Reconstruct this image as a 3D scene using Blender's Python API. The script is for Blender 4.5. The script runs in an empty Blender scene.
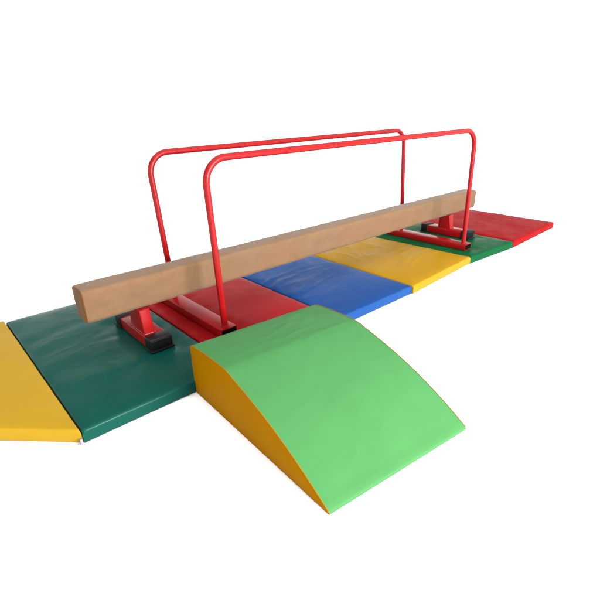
import bpy, bmesh, math, random
from mathutils import Vector, Matrix, noise

random.seed(7)
S = bpy.context.scene
WORLD_LOW, WORLD_TOP = 1.15, 1.4      # strength of the made-up white surround, low and overhead to fill the floor
COL = S.collection

# ------------------------------------------------------------------ helpers
def link(name, bm, mat, parent=None, smooth=True, autosmooth=None):
    """one bmesh -> one linked mesh object; children keep world coordinates through parent_inverse-free offsets"""
    bmesh.ops.recalc_face_normals(bm, faces=bm.faces)
    me = bpy.data.meshes.new(name)
    if parent is not None:
        off = WORLD[parent.name]
        for v in bm.verts:
            v.co -= off
    bm.to_mesh(me); bm.free()
    for p in me.polygons:
        p.use_smooth = smooth
    if smooth and autosmooth:
        me.set_sharp_from_angle(angle=math.radians(autosmooth))
    me.materials.append(mat)
    o = bpy.data.objects.new(name, me)
    COL.objects.link(o)
    if parent is not None:
        o.parent = parent
        WORLD[o.name] = WORLD[parent.name].copy()
    else:
        WORLD[o.name] = Vector((0, 0, 0))
    return o

WORLD = {}
def thing(name, loc, label, cat, group=None):
    o = bpy.data.objects.new(name, None)
    COL.objects.link(o)
    o.empty_display_size = .1
    o.location = loc
    WORLD[o.name] = Vector(loc)
    o['label'] = label; o['category'] = cat
    if group: o['group'] = group
    return o

def sstep(a, b, x):
    t = max(0., min(1., (x - a) / (b - a)))
    return t * t * (3 - 2 * t)

def bm_box(x0, x1, y0, y1, z0, z1, bevel=0., seg=3, bm=None):
    b = bmesh.new()
    r = bmesh.ops.create_cube(b, size=1.)
    for v in b.verts:
        v.co = Vector(((x0 + x1) / 2 + v.co.x * (x1 - x0), (y0 + y1) / 2 + v.co.y * (y1 - y0), (z0 + z1) / 2 + v.co.z * (z1 - z0)))
    if bevel > 0:
        bmesh.ops.bevel(b, geom=b.edges[:], offset=bevel, segments=seg, profile=.5, affect='EDGES')
    if bm is None:
        return b
    me = bpy.data.meshes.new('tmp'); b.to_mesh(me); b.free()
    bm.from_mesh(me); bpy.data.meshes.remove(me)
    return bm

def bm_tube(path, rad, n=20, bm=None, cap=True):
    bm = bm or bmesh.new()
    rings = []
    t0 = (path[1] - path[0]).normalized()
    nrm = t0.orthogonal().normalized()
    for i, p in enumerate(path):
        if i == 0: t = (path[1] - path[0]).normalized()
        elif i == len(path) - 1: t = (path[-1] - path[-2]).normalized()
        else: t = ((path[i + 1] - p).normalized() + (p - path[i - 1]).normalized()).normalized()
        nrm = (nrm - t * nrm.dot(t)).normalized()
        bn = t.cross(nrm)
        rr = rad(i / (len(path) - 1)) if callable(rad) else rad
        rings.append([bm.verts.new(p + (nrm * math.cos(a) + bn * math.sin(a)) * rr) for a in [2 * math.pi * k / n for k in range(n)]])
    for a, b in zip(rings, rings[1:]):
        for k in range(n):
            bm.faces.new((a[k], a[(k + 1) % n], b[(k + 1) % n], b[k]))
    if cap:
        bm.faces.new(rings[0]); bm.faces.new(rings[-1][::-1])
    return bm

def fillet_path(pts, R, n=14, straight=16):
    out = [pts[0]]
    for i in range(1, len(pts) - 1):
        a, b, c = pts[i - 1], pts[i], pts[i + 1]
        u = (a - b).normalized(); w = (c - b).normalized()
        ang = u.angle(w); d = R / math.tan(ang / 2)
        s = b + u * d; e = b + w * d
        ctr = b + (u + w).normalized() * (R / math.sin(ang / 2))
        v0 = s - ctr; v1 = e - ctr
        tot = v0.angle(v1); ax = v0.cross(v1).normalized()
        last = out[-1]
        for k in range(1, straight):
            out.append(last.lerp(s, k / straight))
        for k in range(n + 1):
            out.append(ctr + Matrix.Rotation(tot * k / n, 3, ax) @ v0)
    last = out[-1]
    for k in range(1, straight + 1):
        out.append(last.lerp(pts[-1], k / straight))
    return out

# ------------------------------------------------------------------ materials
def new_mat(name):
    m = bpy.data.materials.new(name); m.use_nodes = True
    nt = m.node_tree
    b = nt.nodes['Principled BSDF']
    return m, nt, b

def N(nt, kind, **kw):
    n = nt.nodes.new(kind)
    for k, v in kw.items():
        if k in n.inputs: n.inputs[k].default_value = v
        else: setattr(n, k, v)
    return n

def vary(nt, base, amount, scale, detail=4., coords=None, rough=.6):
    """base colour times slow procedural variation"""
    tc = coords or N(nt, 'ShaderNodeTexCoord').outputs['Object']
    nz = N(nt, 'ShaderNodeTexNoise', Scale=scale, Detail=detail, Roughness=rough)
    nt.links.new(tc, nz.inputs['Vector'])
    mr = N(nt, 'ShaderNodeMapRange')
    mr.inputs['From Min'].default_value = .3; mr.inputs['From Max'].default_value = .7
    mr.inputs['To Min'].default_value = 1 - amount; mr.inputs['To Max'].default_value = 1 + amount
    nt.links.new(nz.outputs['Fac'], mr.inputs['Value'])
    hv = N(nt, 'ShaderNodeHueSaturation')
    hv.inputs['Color'].default_value = (*base, 1)
    nt.links.new(mr.outputs['Result'], hv.inputs['Value'])
    return hv.outputs['Color'], tc

def vinyl(name, col, spec=.16, rough=.33, bump=.06, scale=1., dirt=0.):
    """PVC tarpaulin: fine leather grain, faint scuffs that change the gloss, slow tone variation"""
    m, nt, b = new_mat(name)
    c, tc = vary(nt, col, .032, 5.5)
    if dirt > 0:                                   # rubbed / dusty patches of wear
        nz = N(nt, 'ShaderNodeTexNoise', Scale=9., Detail=7., Roughness=.68)
        nt.links.new(tc, nz.inputs['Vector'])
        cr = N(nt, 'ShaderNodeMapRange')
        cr.inputs['From Min'].default_value = .56; cr.inputs['From Max'].default_value = .78
        cr.inputs['To Max'].default_value = dirt
        nt.links.new(nz.outputs['Fac'], cr.inputs['Value'])
        mx = N(nt, 'ShaderNodeMix', data_type='RGBA')
        nt.links.new(cr.outputs['Result'], mx.inputs['Factor'])
        nt.links.new(c, mx.inputs[6]); mx.inputs[7].default_value = (.22, .21, .19, 1)
        c = mx.outputs[2]
    nt.links.new(c, b.inputs['Base Color'])
    b.inputs['Specular IOR Level'].default_value = spec
    rn = N(nt, 'ShaderNodeTexNoise', Scale=9., Detail=2.5, Roughness=.5)
    nt.links.new(tc, rn.inputs['Vector'])
    rr = N(nt, 'ShaderNodeMapRange')
    rr.inputs['From Min'].default_value = .3; rr.inputs['From Max'].default_value = .7
    rr.inputs['To Min'].default_value = rough - .07; rr.inputs['To Max'].default_value = rough + .1
    nt.links.new(rn.outputs['Fac'], rr.inputs['Value'])
    nt.links.new(rr.outputs['Result'], b.inputs['Roughness'])
    # grain + soft crumple
    g = N(nt, 'ShaderNodeTexNoise', Scale=420., Detail=2.)
    nt.links.new(tc, g.inputs['Vector'])
    b1 = N(nt, 'ShaderNodeBump', Strength=.05, Distance=.001)
    nt.links.new(g.outputs['Fac'], b1.inputs['Height'])
    w = N(nt, 'ShaderNodeTexNoise', Scale=13. * scale, Detail=3., Roughness=.45, Distortion=.8)
    nt.links.new(tc, w.inputs['Vector'])
    b2 = N(nt, 'ShaderNodeBump', Strength=bump * 1.2, Distance=.006)
    nt.links.new(w.outputs['Fac'], b2.inputs['Height'])
    nt.links.new(b1.outputs['Normal'], b2.inputs['Normal'])
    nt.links.new(b2.outputs['Normal'], b.inputs['Normal'])
    return m

def suede(name, col):
    m, nt, b = new_mat(name)
    tc = N(nt, 'ShaderNodeTexCoord').outputs['Object']
    mp = N(nt, 'ShaderNodeMapping'); mp.inputs['Scale'].default_value = (1., 2.2, 2.2)
    nt.links.new(tc, mp.inputs['Vector'])
    c, _ = vary(nt, col, .10, 9., 8., mp.outputs['Vector'], .7)
    # rubbed paler patches where feet have worn the nap
    nz = N(nt, 'ShaderNodeTexNoise', Scale=7., Detail=7., Roughness=.7)
    mq = N(nt, 'ShaderNodeMapping'); mq.inputs['Scale'].default_value = (1.1, 1., .7)
    nt.links.new(tc, mq.inputs['Vector'])
    nt.links.new(mq.outputs['Vector'], nz.inputs['Vector'])
    mr = N(nt, 'ShaderNodeMapRange')
    mr.inputs['From Min'].default_value = .48; mr.inputs['From Max'].default_value = .72; mr.inputs['To Max'].default_value = .62
    nt.links.new(nz.outputs['Fac'], mr.inputs['Value'])
    mx = N(nt, 'ShaderNodeMix', data_type='RGBA')
    nt.links.new(mr.outputs['Result'], mx.inputs['Factor'])
    nt.links.new(c, mx.inputs[6]); mx.inputs[7].default_value = (col[0] * .98, col[1] * 1.12, col[2] * 1.4, 1)
    nt.links.new(mx.outputs[2], b.inputs['Base Color'])
    sp = N(nt, 'ShaderNodeTexNoise', Scale=95., Detail=4., Roughness=.75)      # napped fibre speckle
    nt.links.new(tc, sp.inputs['Vector'])
    sr = N(nt, 'ShaderNodeMapRange')
    for k, v in (('From Min', .3), ('From Max', .7), ('To Min', .945), ('To Max', 1.055)): sr.inputs[k].default_value = v
    nt.links.new(sp.outputs['Fac'], sr.inputs['Value'])
    sh = N(nt, 'ShaderNodeHueSaturation')
    nt.links.new(sr.outputs['Result'], sh.inputs['Value']); nt.links.new(mx.outputs[2], sh.inputs['Color'])
    nt.links.new(sh.outputs['Color'], b.inputs['Base Color'])
    b.inputs['Roughness'].default_value = .88
    b.inputs['Specular IOR Level'].default_value = .15
    b.inputs['Sheen Weight'].default_value = .09
    b.inputs['Sheen Roughness'].default_value = .45
    f = N(nt, 'ShaderNodeTexNoise', Scale=260., Detail=5., Roughness=.7)
    nt.links.new(tc, f.inputs['Vector'])
    b1 = N(nt, 'ShaderNodeBump', Strength=.22, Distance=.0015)
    nt.links.new(f.outputs['Fac'], b1.inputs['Height'])
    f2 = N(nt, 'ShaderNodeTexNoise', Scale=16., Detail=3.)
    nt.links.new(tc, f2.inputs['Vector'])
    b2 = N(nt, 'ShaderNodeBump', Strength=.25, Distance=.004)
    nt.links.new(f2.outputs['Fac'], b2.inputs['Height'])
    nt.links.new(b1.outputs['Normal'], b2.inputs['Normal'])
    nt.links.new(b2.outputs['Normal'], b.inputs['Normal'])
    return m

def paint(name, col, rough=.26, spec=.15):
    """powder coat: faint orange peel"""
    m, nt, b = new_mat(name)
    c, tc = vary(nt, col, .04, 16.)
    nt.links.new(c, b.inputs['Base Color'])
    b.inputs['Specular IOR Level'].default_value = spec
    b.inputs['Roughness'].default_value = rough
    p = N(nt, 'ShaderNodeTexNoise', Scale=150., Detail=2.)
    nt.links.new(tc, p.inputs['Vector'])
    b1 = N(nt, 'ShaderNodeBump', Strength=.05, Distance=.001)
    nt.links.new(p.outputs['Fac'], b1.inputs['Height'])
    nt.links.new(b1.outputs['Normal'], b.inputs['Normal'])
    return m

def plain(name, col, rough=.5, spec=.3, amt=.08, sc=20.):
    m, nt, b = new_mat(name)
    c, tc = vary(nt, col, amt, sc)
    nt.links.new(c, b.inputs['Base Color'])
    b.inputs['Roughness'].default_value = rough
    b.inputs['Specular IOR Level'].default_value = spec
    return m

M = dict(
    yellow_l=vinyl('golden_yellow_vinyl', (.268, .160, .008), spec=.05, rough=.4),
    dgreen=vinyl('dark_green_vinyl', (.0012, .041, .031), spec=.085, rough=.30),
    dred=vinyl('dark_red_vinyl', (.185, .0035, .0045), spec=.03, rough=.33),
    blue=vinyl('blue_vinyl', (.007, .039, .144), spec=.045, rough=.36),
    yellow_r=vinyl('yellow_vinyl', (.25, .134, .005), spec=.03, rough=.36),
    green_r=vinyl('green_vinyl', (.002, .054, .017), spec=.012, rough=.3),
    red_r=vinyl('red_vinyl', (.19, .0028, .0035), spec=.006, rough=.36),
    wedge_g=vinyl('light_green_vinyl', (.039, .139, .044), spec=.04, rough=.42, bump=.03),
    wedge_y=vinyl('shaded_yellow_vinyl', (.225, .094, .0005), spec=.004, rough=.45, bump=.03),  # yellow sides, their shade put into the colour as a deeper amber
    piping=vinyl('yellow_piping_vinyl', (.215, .095, .004), spec=.03, rough=.4),
    suede=suede('tan_suede', (.118, .066, .033)),
    suede_end_shaded=suede('tan_suede_shaded_end', (.095, .034, .006)),  # same suede, darkened in colour for the shade on the beam ends
    red=paint('red_powder_coat', (.19, .0028, .0035)),
    rubber=plain('black_rubber', (.003, .003, .0035), .5, .16),
    opening_shade=plain('black_opening_shade', (.002, .002, .002), .7, .03),  # black panel painted for the shade inside the open bar ends
    zip=plain('white_zip_tape', (.17, .17, .21), .6, .3),
)

# ------------------------------------------------------------------ setting
fm, fnt, fb = new_mat('white_studio_floor')
fc, _ = vary(fnt, (.94, .94, .94), .006, 3.)
fnt.links.new(fc, fb.inputs['Base Color'])
fb.inputs['Roughness'].default_value = 1.
fb.inputs['Specular IOR Level'].default_value = 0.
bm = bmesh.new()
bmesh.ops.create_grid(bm, x_segments=8, y_segments=8, size=400.)
floor = link('floor', bm, fm)
floor['kind'] = 'structure'
floor['label'] = 'plain white studio floor under the mats'
floor['category'] = 'floor'

# ------------------------------------------------------------------ mats
T = .049
# footprints pressed into the mats: (x0, x1, y0, y1)
FEET = [(.262, .362, .212, .592), (2.665, 2.765, .150, .555), (.537, .617, .120, .790), (2.412, 2.492, .035, .760)]

def footdist(x, y):
    d = 9.
    for x0, x1, y0, y1 in FEET:
        dx = max(x0 - x, 0, x - x1); dy = max(y0 - y, 0, y - y1)
        d = min(d, math.hypot(dx, dy))
    return d

def ridged(x, y, seed, sc, ang, stretch):
    c, s = math.cos(ang), math.sin(ang)
    u = (x * c + y * s) * sc; v = (-x * s + y * c) * sc * stretch
    wx = noise.noise(Vector((u * .7, v * .3, seed + 3.1))) * .7
    n = noise.noise(Vector((u + wx, v + wx * 1.5, seed)))
    return (1 - min(1., abs(n) * 2.6)) ** 3

def mat(name, label, quad, m, seed, wr, puff=.005, ang=0.3, extra=None, th=T, r=.008):
    """quad: front-left, front-right, back-right, back-left at the top edge"""
    q = [Vector((p[0], p[1], 0)) for p in quad]
    ctr = sum(q, Vector()) / 4
    root = thing(name, (ctr.x, ctr.y, 0), label, 'mat', 'coloured gymnastics mats laid in a row on the floor')
    U = ((q[1] - q[0]).length + (q[2] - q[3]).length) / 2
    V = ((q[3] - q[0]).length + (q[2] - q[1]).length) / 2
    def ticks(Ln):
        e = [0, .1 * r, .3 * r, .6 * r, r, .018]
        n = max(8, int((Ln - .036) / .0095))
        mid = [.018 + (Ln - .036) * k / n for k in range(1, n)]
        return e + mid + [Ln - a for a in reversed(e)]
    tu, tv = ticks(U), ticks(V)
    bm = bmesh.new(); g = []
    for j, b in enumerate(tv):
        row = []
        for i, a in enumerate(tu):
            fu, fv = a / U, b / V
            p = (q[0].lerp(q[1], fu)).lerp(q[3].lerp(q[2], fu), fv)
            du = min(a, U - a); dv = min(b, V - b)
            qx = max(0, 1 - du / r); qy = max(0, 1 - dv / r)
            rr = math.sqrt(max(0, 1 - qx * qx - qy * qy)) if qx * qx + qy * qy < 1 else 0.
            z = th - r + r * rr
            e = min(du, dv)
            inn = sstep(.006, .075, e)
            x, y = p.x, p.y
            h = puff * (1 - math.exp(-e / .05)) * sstep(0, .03, e)
            h += inn * .0013 * noise.noise(Vector((x * 4.1, y * 4.1, seed * 3.7)))
            w = ridged(x, y, seed * 7.3, 7., ang, 2.6) * .6 + ridged(x, y, seed * 5.1 + 9, 13., ang + .5, 2.2) * .28
            mask = .45 + .55 * sstep(-.25, .35, noise.noise(Vector((x * 2.3, y * 2.3, seed + .5))))
            h += inn * wr * (w * mask)
            if extra: h += extra(x, y, a, b, U, V) * sstep(.0, .03, e)
            fd = footdist(x, y)
            k = sstep(-.004, .09, fd)
            h = h * k - .0015 * (1 - k)
            # radiating pull around a pressed foot
            if fd < .16:
                h += .0011 * (1 - sstep(.0, .16, fd)) * sstep(.0, .03, fd) * math.sin(40 * (x * .6 - y) + 6 * noise.noise(Vector((x * 6, y * 6, seed))))
            # edge sags a little along its run
            z += h + (1 - inn) * .0016 * noise.noise(Vector((x * 9, y * 9, seed + 20)))
            row.append(bm.verts.new((x, y, z)))
        g.append(row)
    nv, nu = len(tv), len(tu)
    for j in range(nv - 1):
        for i in range(nu - 1):
            bm.faces.new((g[j][i], g[j][i + 1], g[j + 1][i + 1], g[j + 1][i]))
    edge = [g[0][i].co.copy() for i in range(nu)] + [g[j][-1].co.copy() for j in range(1, nv)] + \
           [g[-1][i].co.copy() for i in range(nu - 2, -1, -1)] + [g[j][0].co.copy() for j in range(nv - 2, 0, -1)]
    link('top_panel', bm, m, root)
    # side band, bulging softly between the top seam and the floor
    bm = bmesh.new()
    rings = []
    n = len(edge)
    for k, f in enumerate((0., .12, .3, .5, .7, .88, 1.)):
        ring = []
        for i, p in enumerate(edge):
            a, b = edge[i - 1], edge[(i + 1) % n]
            t = (b - a); t.z = 0
            nn = Vector((t.y, -t.x, 0)).normalized() if t.length > 1e-9 else Vector((0, 0, 0))
            bul = .0016 * math.sin(math.pi * f) * (1 + .6 * noise.noise(Vector((p.x * 11, p.y * 11, seed + f * 1.4))))
            if f == 1.: bul = -.003
            ring.append(bm.verts.new((p.x + nn.x * bul, p.y + nn.y * bul, p.z * (1 - f) + .001 * f)))
        rings.append(ring)
    for a, b in zip(rings, rings[1:]):
        for i in range(n):
            bm.faces.new((a[i], a[(i + 1) % n], b[(i + 1) % n], b[i]))
    link('side_band', bm, m, root)
    return root

gy = mat('gym_mat', 'golden yellow mat cut off by the left picture edge, beside the dark green mat',
    [(-.612, .430), (-.1105, -.077), (-.1105, 1.028), (-.612, 1.028)], M['yellow_l'], 1, .0009, ang=.9)
def dg(x, y, a, b, U, V):     # long shallow folds running out from under the beam foot
    return .0016 * math.sin(34 * (y - .18 * x) + 3 * noise.noise(Vector((x * 3, y * 3, 4)))) * sstep(.5, .15, abs(y - .4)) * .55
mat('gym_mat', 'dark bottle green mat under the near foot of the tan beam',
    [(-.107, -.083), (.453, -.083), (.453, .998), (-.107, .998)], M['dgreen'], 2, .0011, ang=.15, extra=dg)
mat('gym_mat', 'dark red mat behind the green wedge, between the dark green mat and the blue mat',
    [(.459, -.083), (1.050, -.083), (1.050, .998), (.459, .998)], M['dred'], 3, .0006, ang=1.2)
def bl(x, y, a, b, U, V):     # short pleats along the left seam of the blue mat
    return .0030 * math.sin(52 * (y - .55 * (x - 1.05)) + 5 * noise.noise(Vector((x * 5, y * 5, 8)))) * (1 - sstep(.02, .20, a)) * sstep(.1, .5, b) * .8 + .0024 * ridged(x, y, 63., 2.6, .12, 5.) * sstep(.1, .35, b) * (1 - .6 * sstep(.2, .5, a))
mat('gym_mat', 'blue vinyl mat between the dark red mat and a yellow mat',
    [(1.056, -.088), (1.629, -.089), (1.640, .998), (1.060, .998)], M['blue'], 4, .0007, ang=.3, extra=bl)
def yr(x, y, a, b, U, V):     # diagonal creases towards the near edge of the yellow mat
    return .0030 * ridged(x, y, 31., 2.2, .10, 4.5) * sstep(.12, .32, a) * sstep(.04, .2, b) + .0026 * ridged(x, y, 77., 3., 1.1, 4.) * (1 - sstep(.1, .4, a)) * sstep(.3, .6, b)
mat('gym_mat', 'creased bright yellow mat between the blue mat and the mid green mat',
    [(1.635, -.096), (2.322, -.058), (2.268, .998), (1.646, .998)], M['yellow_r'], 5, .0008, ang=.3, extra=yr)
mat('gym_mat', 'mid green mat under the far foot of the tan beam, between yellow and red mats',
    [(2.328, -.060), (2.853, -.099), (2.900, .998), (2.274, .998)], M['green_r'], 6, .0016, ang=.8)
mat('gym_mat', 'bright red mat lying past the far end of the beam, beside the mid green mat',
    [(2.859, -.099), (3.647, -.080), (3.668, .998), (2.906, .998)], M['red_r'], 7, .0004, ang=.4)

# white zip end poking out of the corner between the yellow and the dark green mat
zb = bmesh.new()
bm_box(-.1195, -.1115, -.086, -.078, .002, .022, .0025, 2, zb)
bm_box(-.127, -.119, -.0815, -.0755, .0015, .007, .002, 2, zb)
link('zip_end', zb, M['zip'], gy)

# ------------------------------------------------------------------ balance beam
BX0, BX1, BY0, BY1, BZ0, BZ1 = .080, 3.056, .328, .4427, .203, .3408
beam = thing('balance_beam', (1.568, .385, T), 'long tan suede covered balance beam on low red steel feet', 'balance beam')
r = .019
def sect(scale=1.):
    pts = []
    hy, hz = (BY1 - BY0) / 2, (BZ1 - BZ0) / 2
    cy, cz = (BY0 + BY1) / 2, (BZ0 + BZ1) / 2
    corners = [(1, 1, 0), (-1, 1, 90), (-1, -1, 180), (1, -1, 270)]
    for sy, sz, a0 in corners:
        for k in range(7):
            a = math.radians(a0 + 15 * k)
            pts.append((cy + sy * (hy - r) + r * math.cos(a), cz + sz * (hz - r) + r * math.sin(a), sy, sz))
        # flat run to the next corner
        nsy, nsz = {0: (-1, 1), 90: (-1, -1), 180: (1, -1), 270: (1, 1)}[a0]
        a = math.radians(a0 + 90)
        p0 = Vector((cy + sy * (hy - r) + r * math.cos(a), cz + sz * (hz - r) + r * math.sin(a)))
        p1 = Vector((cy + nsy * (hy - r) + r * math.cos(a), cz + nsz * (hz - r) + r * math.sin(a)))
        for k in range(1, 8):
            p = p0.lerp(p1, k / 8)
            pts.append((p.x, p.y, 0, 0))
    return pts
sec = sect()
bm = bmesh.new(); rings = []
xs = [BX0 + .004 + (BX1 - BX0 - .008) * k / 330 for k in range(331)]
cy, cz = (BY0 + BY1) / 2, (BZ0 + BZ1) / 2
for x in xs:
    ring = []
    endk = min(x - BX0, BX1 - x)
    sh = 1 - .022 * (1 - sstep(0, .02, endk))
    for (y, z, _, _) in sec:
        n = noise.noise(Vector((x * 5, y * 14, z * 14))) * .0011 + noise.noise(Vector((x * 17, y * 25, z * 25 + 5))) * .0006
        d = Vector((0, y - cy, z - cz)); dn = d.normalized()
        ring.append(bm.verts.new((x, cy + d.y * sh + dn.y * n, cz + d.z * sh + dn.z * n)))
    rings.append(ring)
ns = len(sec)
for a, b in zip(rings, rings[1:]):
    for k in range(ns):
        bm.faces.new((a[k], a[(k + 1) % ns], b[(k + 1) % ns], b[k]))
link('suede_cover', bm, M['suede'], beam)
for side in (0, 1):
    bm = bmesh.new()
    s = -1 if side == 0 else 1
    xe = BX0 + .004 if side == 0 else BX1 - .004
    steps = [(.0, .978), (.0025, .965), (.004, .93), (.0046, .8), (.0048, .4)]
    rr = []
    for dx, sc in steps:
        rr.append([bm.verts.new((xe + s * dx + .0008 * noise.noise(Vector((y * 30, z * 30, side + sc))), cy + (y - cy) * sc, cz + (z - cz) * sc)) for (y, z, _, _) in sec])
    for a, b in zip(rr, rr[1:]):
        for k in range(ns):
            bm.faces.new((a[k], a[(k + 1) % ns], b[(k + 1) % ns], b[k]))
    bm.faces.new(rr[-1])
    ep = link('end_panel', bm, M['suede_end_shaded'], beam)
    # folded flap of the cover, stitched down the end near its front edge
    xo = xe + s * .0042
    fb_ = bmesh.new()
    bm_box(min(xo, xo + s * .0026), max(xo, xo + s * .0026), BY0 + .0065, BY0 + .034, BZ0 + .010, BZ1 - .012, .0012, 2, fb_)
    link('folded_flap', fb_, M['suede_end_shaded'], ep)

def foot(cx, y0, y1, p0, p1):
    zb_, zt_ = T, T + .054
    hw = .0445
    bar = bm_box(cx - hw, cx + hw, y0 + .012, y1 - .012, zb_ + .003, zt_, .004, 3)
    fo = link('foot_bar', bar, M['red'], beam, autosmooth=35)
    for ya, yb, s in ((y0, y0 + .062, -1), (y1 - .062, y1, 1)):
        c = bmesh.new()
        bm_box(cx - hw - .004, cx + hw + .004, ya + (.006 if s < 0 else 0), yb - (.006 if s > 0 else 0), zb_ + .004, zt_ + .004, .005, 3, c)
        # sole flange and top lip of the moulded shoe
        bm_box(cx - hw - .007, cx + hw + .007, ya - (.004 if s < 0 else -.004), yb + (.004 if s > 0 else -.004), zb_ + .0005, zb_ + .010, .003, 2, c)
        yo = ya + .006 if s < 0 else yb - .006
        bm_box(cx - hw - .002, cx + hw + .002, min(yo, yo + s * .005), max(yo, yo + s * .005), zt_ - .012, zt_ - .001, .002, 2, c)
        link('end_cap', c, M['rubber'], fo, autosmooth=35)
    # tapered upright plate tube
    px = cx - .014
    bm = bmesh.new()
    lo = [(px - .0225, p0), (px + .0225, p0), (px + .0225, p1), (px - .0225, p1)]
    hi = [(px - .0225, p0 + .018), (px + .0225, p0 + .018), (px + .0225, p1 - .008), (px - .0225, p1 - .008)]
    a = [bm.verts.new((x, y, zt_ - .001)) for x, y in lo]; b = [bm.verts.new((x, y, BZ0 + .002)) for x, y in hi]
    for k in range(4): bm.faces.new((a[k], a[(k + 1) % 4], b[(k + 1) % 4], b[k]))
    bm.faces.new(a); bm.faces.new(b)
    bmesh.ops.recalc_face_normals(bm, faces=bm.faces)
    bmesh.ops.bevel(bm, geom=[e for e in bm.edges if abs(e.verts[0].co.z - e.verts[1].co.z) > .05], offset=.004, segments=3, profile=.5, affect='EDGES')
    # weld bead round the foot of the upright
    loop = [Vector((x, y, zt_ + .0005)) for x, y in lo]; loop.append(loop[0])
    fine = []
    for p, q in zip(loop, loop[1:]):
        for k in range(10): fine.append(p.lerp(q, k / 10))
    fine.append(loop[0] + Vector((1e-4, 0, 0)))
    bm_tube(fine, lambda t: .0026 + .0006 * math.sin(t * 160), 8, bm)
    link('upright', bm, M['red'], beam, autosmooth=40)
foot(.312, .212, .592, .290, .425)
foot(2.715, .150, .555, .305, .412)

# ------------------------------------------------------------------ handrail frame
rail = thing('handrail_frame', (1.51, .36, T), 'pair of red tubular handrails standing either side of the tan beam on flat base bars', 'handrail')
ZB = T + .041
def rail_tube(bl, br, tl, tr):
    P = [Vector(bl), Vector(tl), Vector(tr), Vector(br)]
    path = fillet_path(P, .096, 18, 12)
    bm = bm_tube(path, .0140, 24)
    for base, d in ((P[0], (P[1] - P[0]).normalized()), (P[3], (P[2] - P[3]).normalized())):
        ring = []
        for k in range(33):
            a = 2 * math.pi * k / 32
            ring.append(Vector((base.x + .0145 * math.cos(a), base.y + .0145 * math.sin(a), ZB + .001)) + Vector((0, 0, k * 1e-6)))
        bm_tube(ring, lambda t: .003 + .0007 * math.sin(t * 90), 8, bm)
    link('handrail', bm, M['red'], rail, autosmooth=60)
rail_tube((.577, .152, ZB - .001), (2.446, .067, ZB - .001), (.566, .174, .785), (2.440, .077, .811))
rail_tube((.590, .635, ZB - .001), (2.492, .610, ZB - .001), (.567, .665, .780), (2.455, .618, .802))
def base_bar(cx, y0, y1):
    hw, z0, z1, w = .0395, T + .001, ZB, .004
    bm = bmesh.new()
    o = [(-hw, z0), (hw, z0), (hw, z1), (-hw, z1)]
    i = [(-hw + w, z0 + w), (hw - w, z0 + w), (hw - w, z1 - w), (-hw + w, z1 - w)]
    A = [[bm.verts.new((cx + x, y, z)) for x, z in s] for y in (y0, y1) for s in (o, i)]
    fo, fi, bo, bi = A
    for k in range(4):
        n = (k + 1) % 4
        bm.faces.new((fo[k], fo[n], bo[n], bo[k])); bm.faces.new((fi[k], bi[k], bi[n], fi[n]))
        bm.faces.new((fo[k], fi[k], fi[n], fo[n])); bm.faces.new((bo[k], bo[n], bi[n], bi[k]))
    es = [e for e in bm.edges if abs(e.verts[0].co.y - e.verts[1].co.y) > .2 and abs(abs(e.verts[0].co.x - cx) - hw) < 1e-5]
    bmesh.ops.recalc_face_normals(bm, faces=bm.faces)
    bmesh.ops.bevel(bm, geom=es, offset=.0035, segments=3, profile=.5, affect='EDGES')
    b = link('base_bar', bm, M['red'], rail, autosmooth=35)
    for ya in (y0 - .0015, y1 - .0045):
        p = bm_box(cx - hw + w - .0005, cx + hw - w + .0005, ya, ya + .006, z0 + w - .0005, z1 - w + .0005, .001, 1)
        link('opening_shade_panel', p, M['opening_shade'], b, autosmooth=35)
base_bar(.577, .120, .790)
base_bar(2.452, .035, .760)

# ------------------------------------------------------------------ wedge block
A0 = Vector((.289, -.0795, 0)); Bf = Vector((.258, -.797, 0)); Cr = Vector((.806, -.868, 0)); Dr = Vector((.842, -.128, 0))
wed = thing('foam_wedge', ((A0.x + Cr.x) / 2, (A0.y + Cr.y) / 2, 0), 'light green foam wedge ramp with shaded yellow sides in front of the mats', 'wedge ramp')
prof = [(0, .190), (.006, .197), (.022, .2015), (.10, .2075), (.18, .2105), (.225, .2105), (.243, .2085), (.262, .2045), (.33, .1855), (.40, .1640), (.47, .139), (.54, .109),
        (.60, .079), (.65, .051), (.69, .0265), (.707, .0160), (.716, .0095), (.719, .004)]
def prof_fine(n=110):
    L = [0.]
    for p, q in zip(prof, prof[1:]): L.append(L[-1] + math.hypot(q[0] - p[0], q[1] - p[1]))
    out = []
    for k in range(n + 1):
        s = L[-1] * k / n
        i = max(j for j in range(len(L)) if L[j] <= s + 1e-9); i = min(i, len(prof) - 2)
        f = (s - L[i]) / (L[i + 1] - L[i])
        p0 = prof[max(i - 1, 0)]; p1 = prof[i]; p2 = prof[i + 1]; p3 = prof[min(i + 2, len(prof) - 1)]
        # monotone-ish hermite on each axis
        def h(a, b, c, d):
            m1 = (c - a) / 2; m2 = (d - b) / 2
            lim = abs(c - b) * 1.5
            m1 = max(-lim, min(lim, m1)); m2 = max(-lim, min(lim, m2))
            return (2 * f**3 - 3 * f**2 + 1) * b + (f**3 - 2 * f**2 + f) * m1 + (-2 * f**3 + 3 * f**2) * c + (f**3 - f**2) * m2
        out.append((h(p0[0], p1[0], p2[0], p3[0]), h(p0[1], p1[1], p2[1], p3[1])))
    return out
pf = prof_fine()
DL = .719
def wpt(s, d, z):       # s 0..1 across the width, d depth along the side
    f = d / DL
    return (A0.lerp(Bf, f)).lerp(Dr.lerp(Cr, f), s) + Vector((0, 0, z))
bm = bmesh.new(); rows = []
NS = 60
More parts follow.
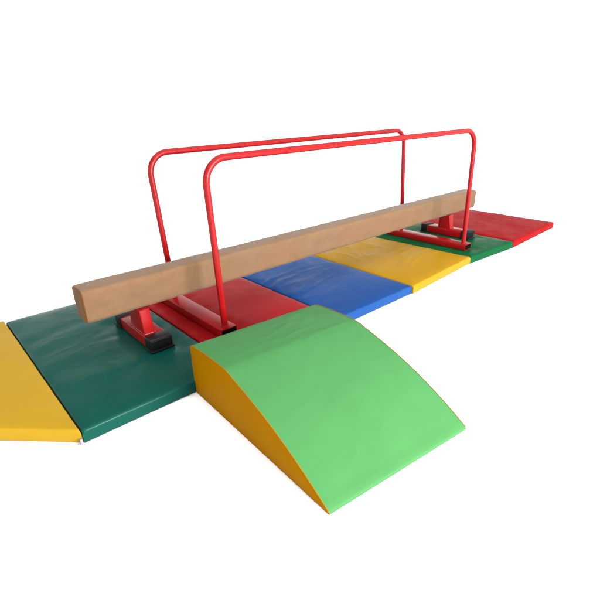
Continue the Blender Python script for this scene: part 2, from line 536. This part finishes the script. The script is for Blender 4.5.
for i, (d, z) in enumerate(pf):
    row = []
    for k in range(NS + 1):
        s = k / NS
        p = wpt(s, d, z)
        e = min(s, 1 - s)
        inn = sstep(0, .12, e) * sstep(0, .06, d) * sstep(.719, .66, d)
        h = inn * (.0020 * noise.noise(Vector((p.x * 4, p.y * 4, 2.))) + .0006 * ridged(p.x, p.y, 55., 5., .2, 2.6))
        # slack cover creases on the flat top
        h += inn * .0022 * ridged(p.x, p.y, 91., 5.5, .05, 2.8) * (1 - sstep(.16, .30, d)) * sstep(.15, .6, s)
        # hem of the lower lip
        h += .0006 * math.exp(-((d - .700) / .007) ** 2) * (1 + .5 * noise.noise(Vector((p.x * 20, 0, 3)))) 
        h += .004 * math.sin(math.pi * s) * sstep(0, .2, d) * sstep(.719, .5, d)
        row.append(bm.verts.new(p + Vector((0, -.25 * h, h))))
    rows.append(row)
for a, b in zip(rows, rows[1:]):
    for k in range(NS):
        bm.faces.new((a[k], a[k + 1], b[k + 1], b[k]))
# short front hem turned under
last = rows[-1]
lo = [bm.verts.new((v.co.x, v.co.y + .004, .0008)) for v in last]
for k in range(NS): bm.faces.new((last[k], last[k + 1], lo[k + 1], lo[k]))
link('top_cover', bm, M['wedge_g'], wed)
# back panel
bm = bmesh.new(); g = []
for j in range(9):
    z = .001 + (.190 - .001) * j / 8
    g.append([bm.verts.new(wpt(k / 20, 0, z) + Vector((0, .003 * math.sin(math.pi * j / 8), 0))) for k in range(21)])
for a, b in zip(g, g[1:]):
    for k in range(20): bm.faces.new((a[k], a[k + 1], b[k + 1], b[k]))
link('back_panel', bm, M['wedge_g'], wed)
for s in (0., 1.):
    bm = bmesh.new(); cols = []
    sg = -1 if s == 0 else 1
    NZ = 12
    for i, (d, z) in enumerate(pf):
        c = []
        for j in range(NZ + 1):
            zz = .001 + (max(z, .0015) - .001) * j / NZ
            bul = .006 * math.sin(math.pi * j / NZ) * sstep(0, .05, d) * min(1, z / .08)
            p = wpt(s, d, zz)
            bul += .0012 * noise.noise(Vector((p.y * 7, p.z * 7, 11 + s))) * math.sin(math.pi * j / NZ)
            c.append(bm.verts.new(p + Vector((sg * bul, 0, 0))))
        cols.append(c)
    for a, b in zip(cols, cols[1:]):
        for j in range(NZ): bm.faces.new((a[j], a[j + 1], b[j + 1], b[j]))
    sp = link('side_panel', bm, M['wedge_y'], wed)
    path = [wpt(s, d, z) + Vector((sg * .0012, 0, .0006)) for d, z in pf[2:-1]]
    link('piping', bm_tube(path, .0013, 8), M['piping'], sp)

# ------------------------------------------------------------------ camera
cam = bpy.data.cameras.new('camera')
co = bpy.data.objects.new('camera', cam); COL.objects.link(co)
co.location = (-.3344, -1.3661, .9499)
co.rotation_euler = (1.1653, .0210, -.7373)
cam.sensor_width = 36.; cam.lens = 36 * 443.9158 / 600
cam.clip_start = .02; cam.clip_end = 2000.
S.camera = co

# ------------------------------------------------------------------ light
w = bpy.data.worlds.new('World'); S.world = w; w.use_nodes = True
bg = w.node_tree.nodes['Background']
bg.inputs['Color'].default_value = (1, 1, 1, 1)
# made-up surround: bright low, overhead and in front, back band dimmed for darker reflections
wn = w.node_tree
wt = N(wn, 'ShaderNodeTexCoord'); sx = N(wn, 'ShaderNodeSeparateXYZ')
wn.links.new(wt.outputs['Generated'], sx.inputs[0])
def wmap(src, a, b, lo, hi):
    m = N(wn, 'ShaderNodeMapRange', interpolation_type='SMOOTHSTEP')
    for k, v in (('From Min', a), ('From Max', b), ('To Min', lo), ('To Max', hi)): m.inputs[k].default_value = v
    wn.links.new(src, m.inputs['Value'])
    return m.outputs['Result']
def wmath(op, a, b):
    m = N(wn, 'ShaderNodeMath', operation=op)
    for i, v in enumerate((a, b)):
        if isinstance(v, (int, float)): m.inputs[i].default_value = v
        else: wn.links.new(v, m.inputs[i])
    return m.outputs[0]
band = wmath('MULTIPLY', wmap(sx.outputs['Z'], .27, .40, 0, 1), wmap(sx.outputs['Z'], .70, .92, 1, 0))
dirn = wmath('ADD', wmath('MULTIPLY', sx.outputs['Y'], 1.), wmath('MULTIPLY', sx.outputs['X'], -.1))
band = wmath('MULTIPLY', band, wmap(dirn, -.45, .15, 0, 1))
top = wmap(sx.outputs['Z'], .70, .92, WORLD_LOW, WORLD_TOP)
wn.links.new(wmath('SUBTRACT', top, wmath('MULTIPLY', band, WORLD_LOW * .85)), bg.inputs['Strength'])
def area(name, loc, target, size, power, col=(1, 1, 1)):
    l = bpy.data.lights.new(name, 'AREA'); l.shape = 'RECTANGLE'; l.size = size[0]; l.size_y = size[1]; l.energy = power; l.color = col
    o = bpy.data.objects.new(name, l); COL.objects.link(o)
    o.location = loc
    o.rotation_euler = (Vector(target) - Vector(loc)).to_track_quat('-Z', 'Y').to_euler()
    return o
area('softbox', (1.3, -4.6, 1.35), (1.2, .2, .2), (2.2, 1.5), 350, (1., .98, .95))

S.view_settings.view_transform = 'Standard'
S.view_settings.look = 'None'
S.view_settings.exposure = 1.0
S.view_settings.gamma = 1.0
S.render.engine = 'CYCLES'
S.cycles.use_denoising = True
S.cycles.max_bounces = 8
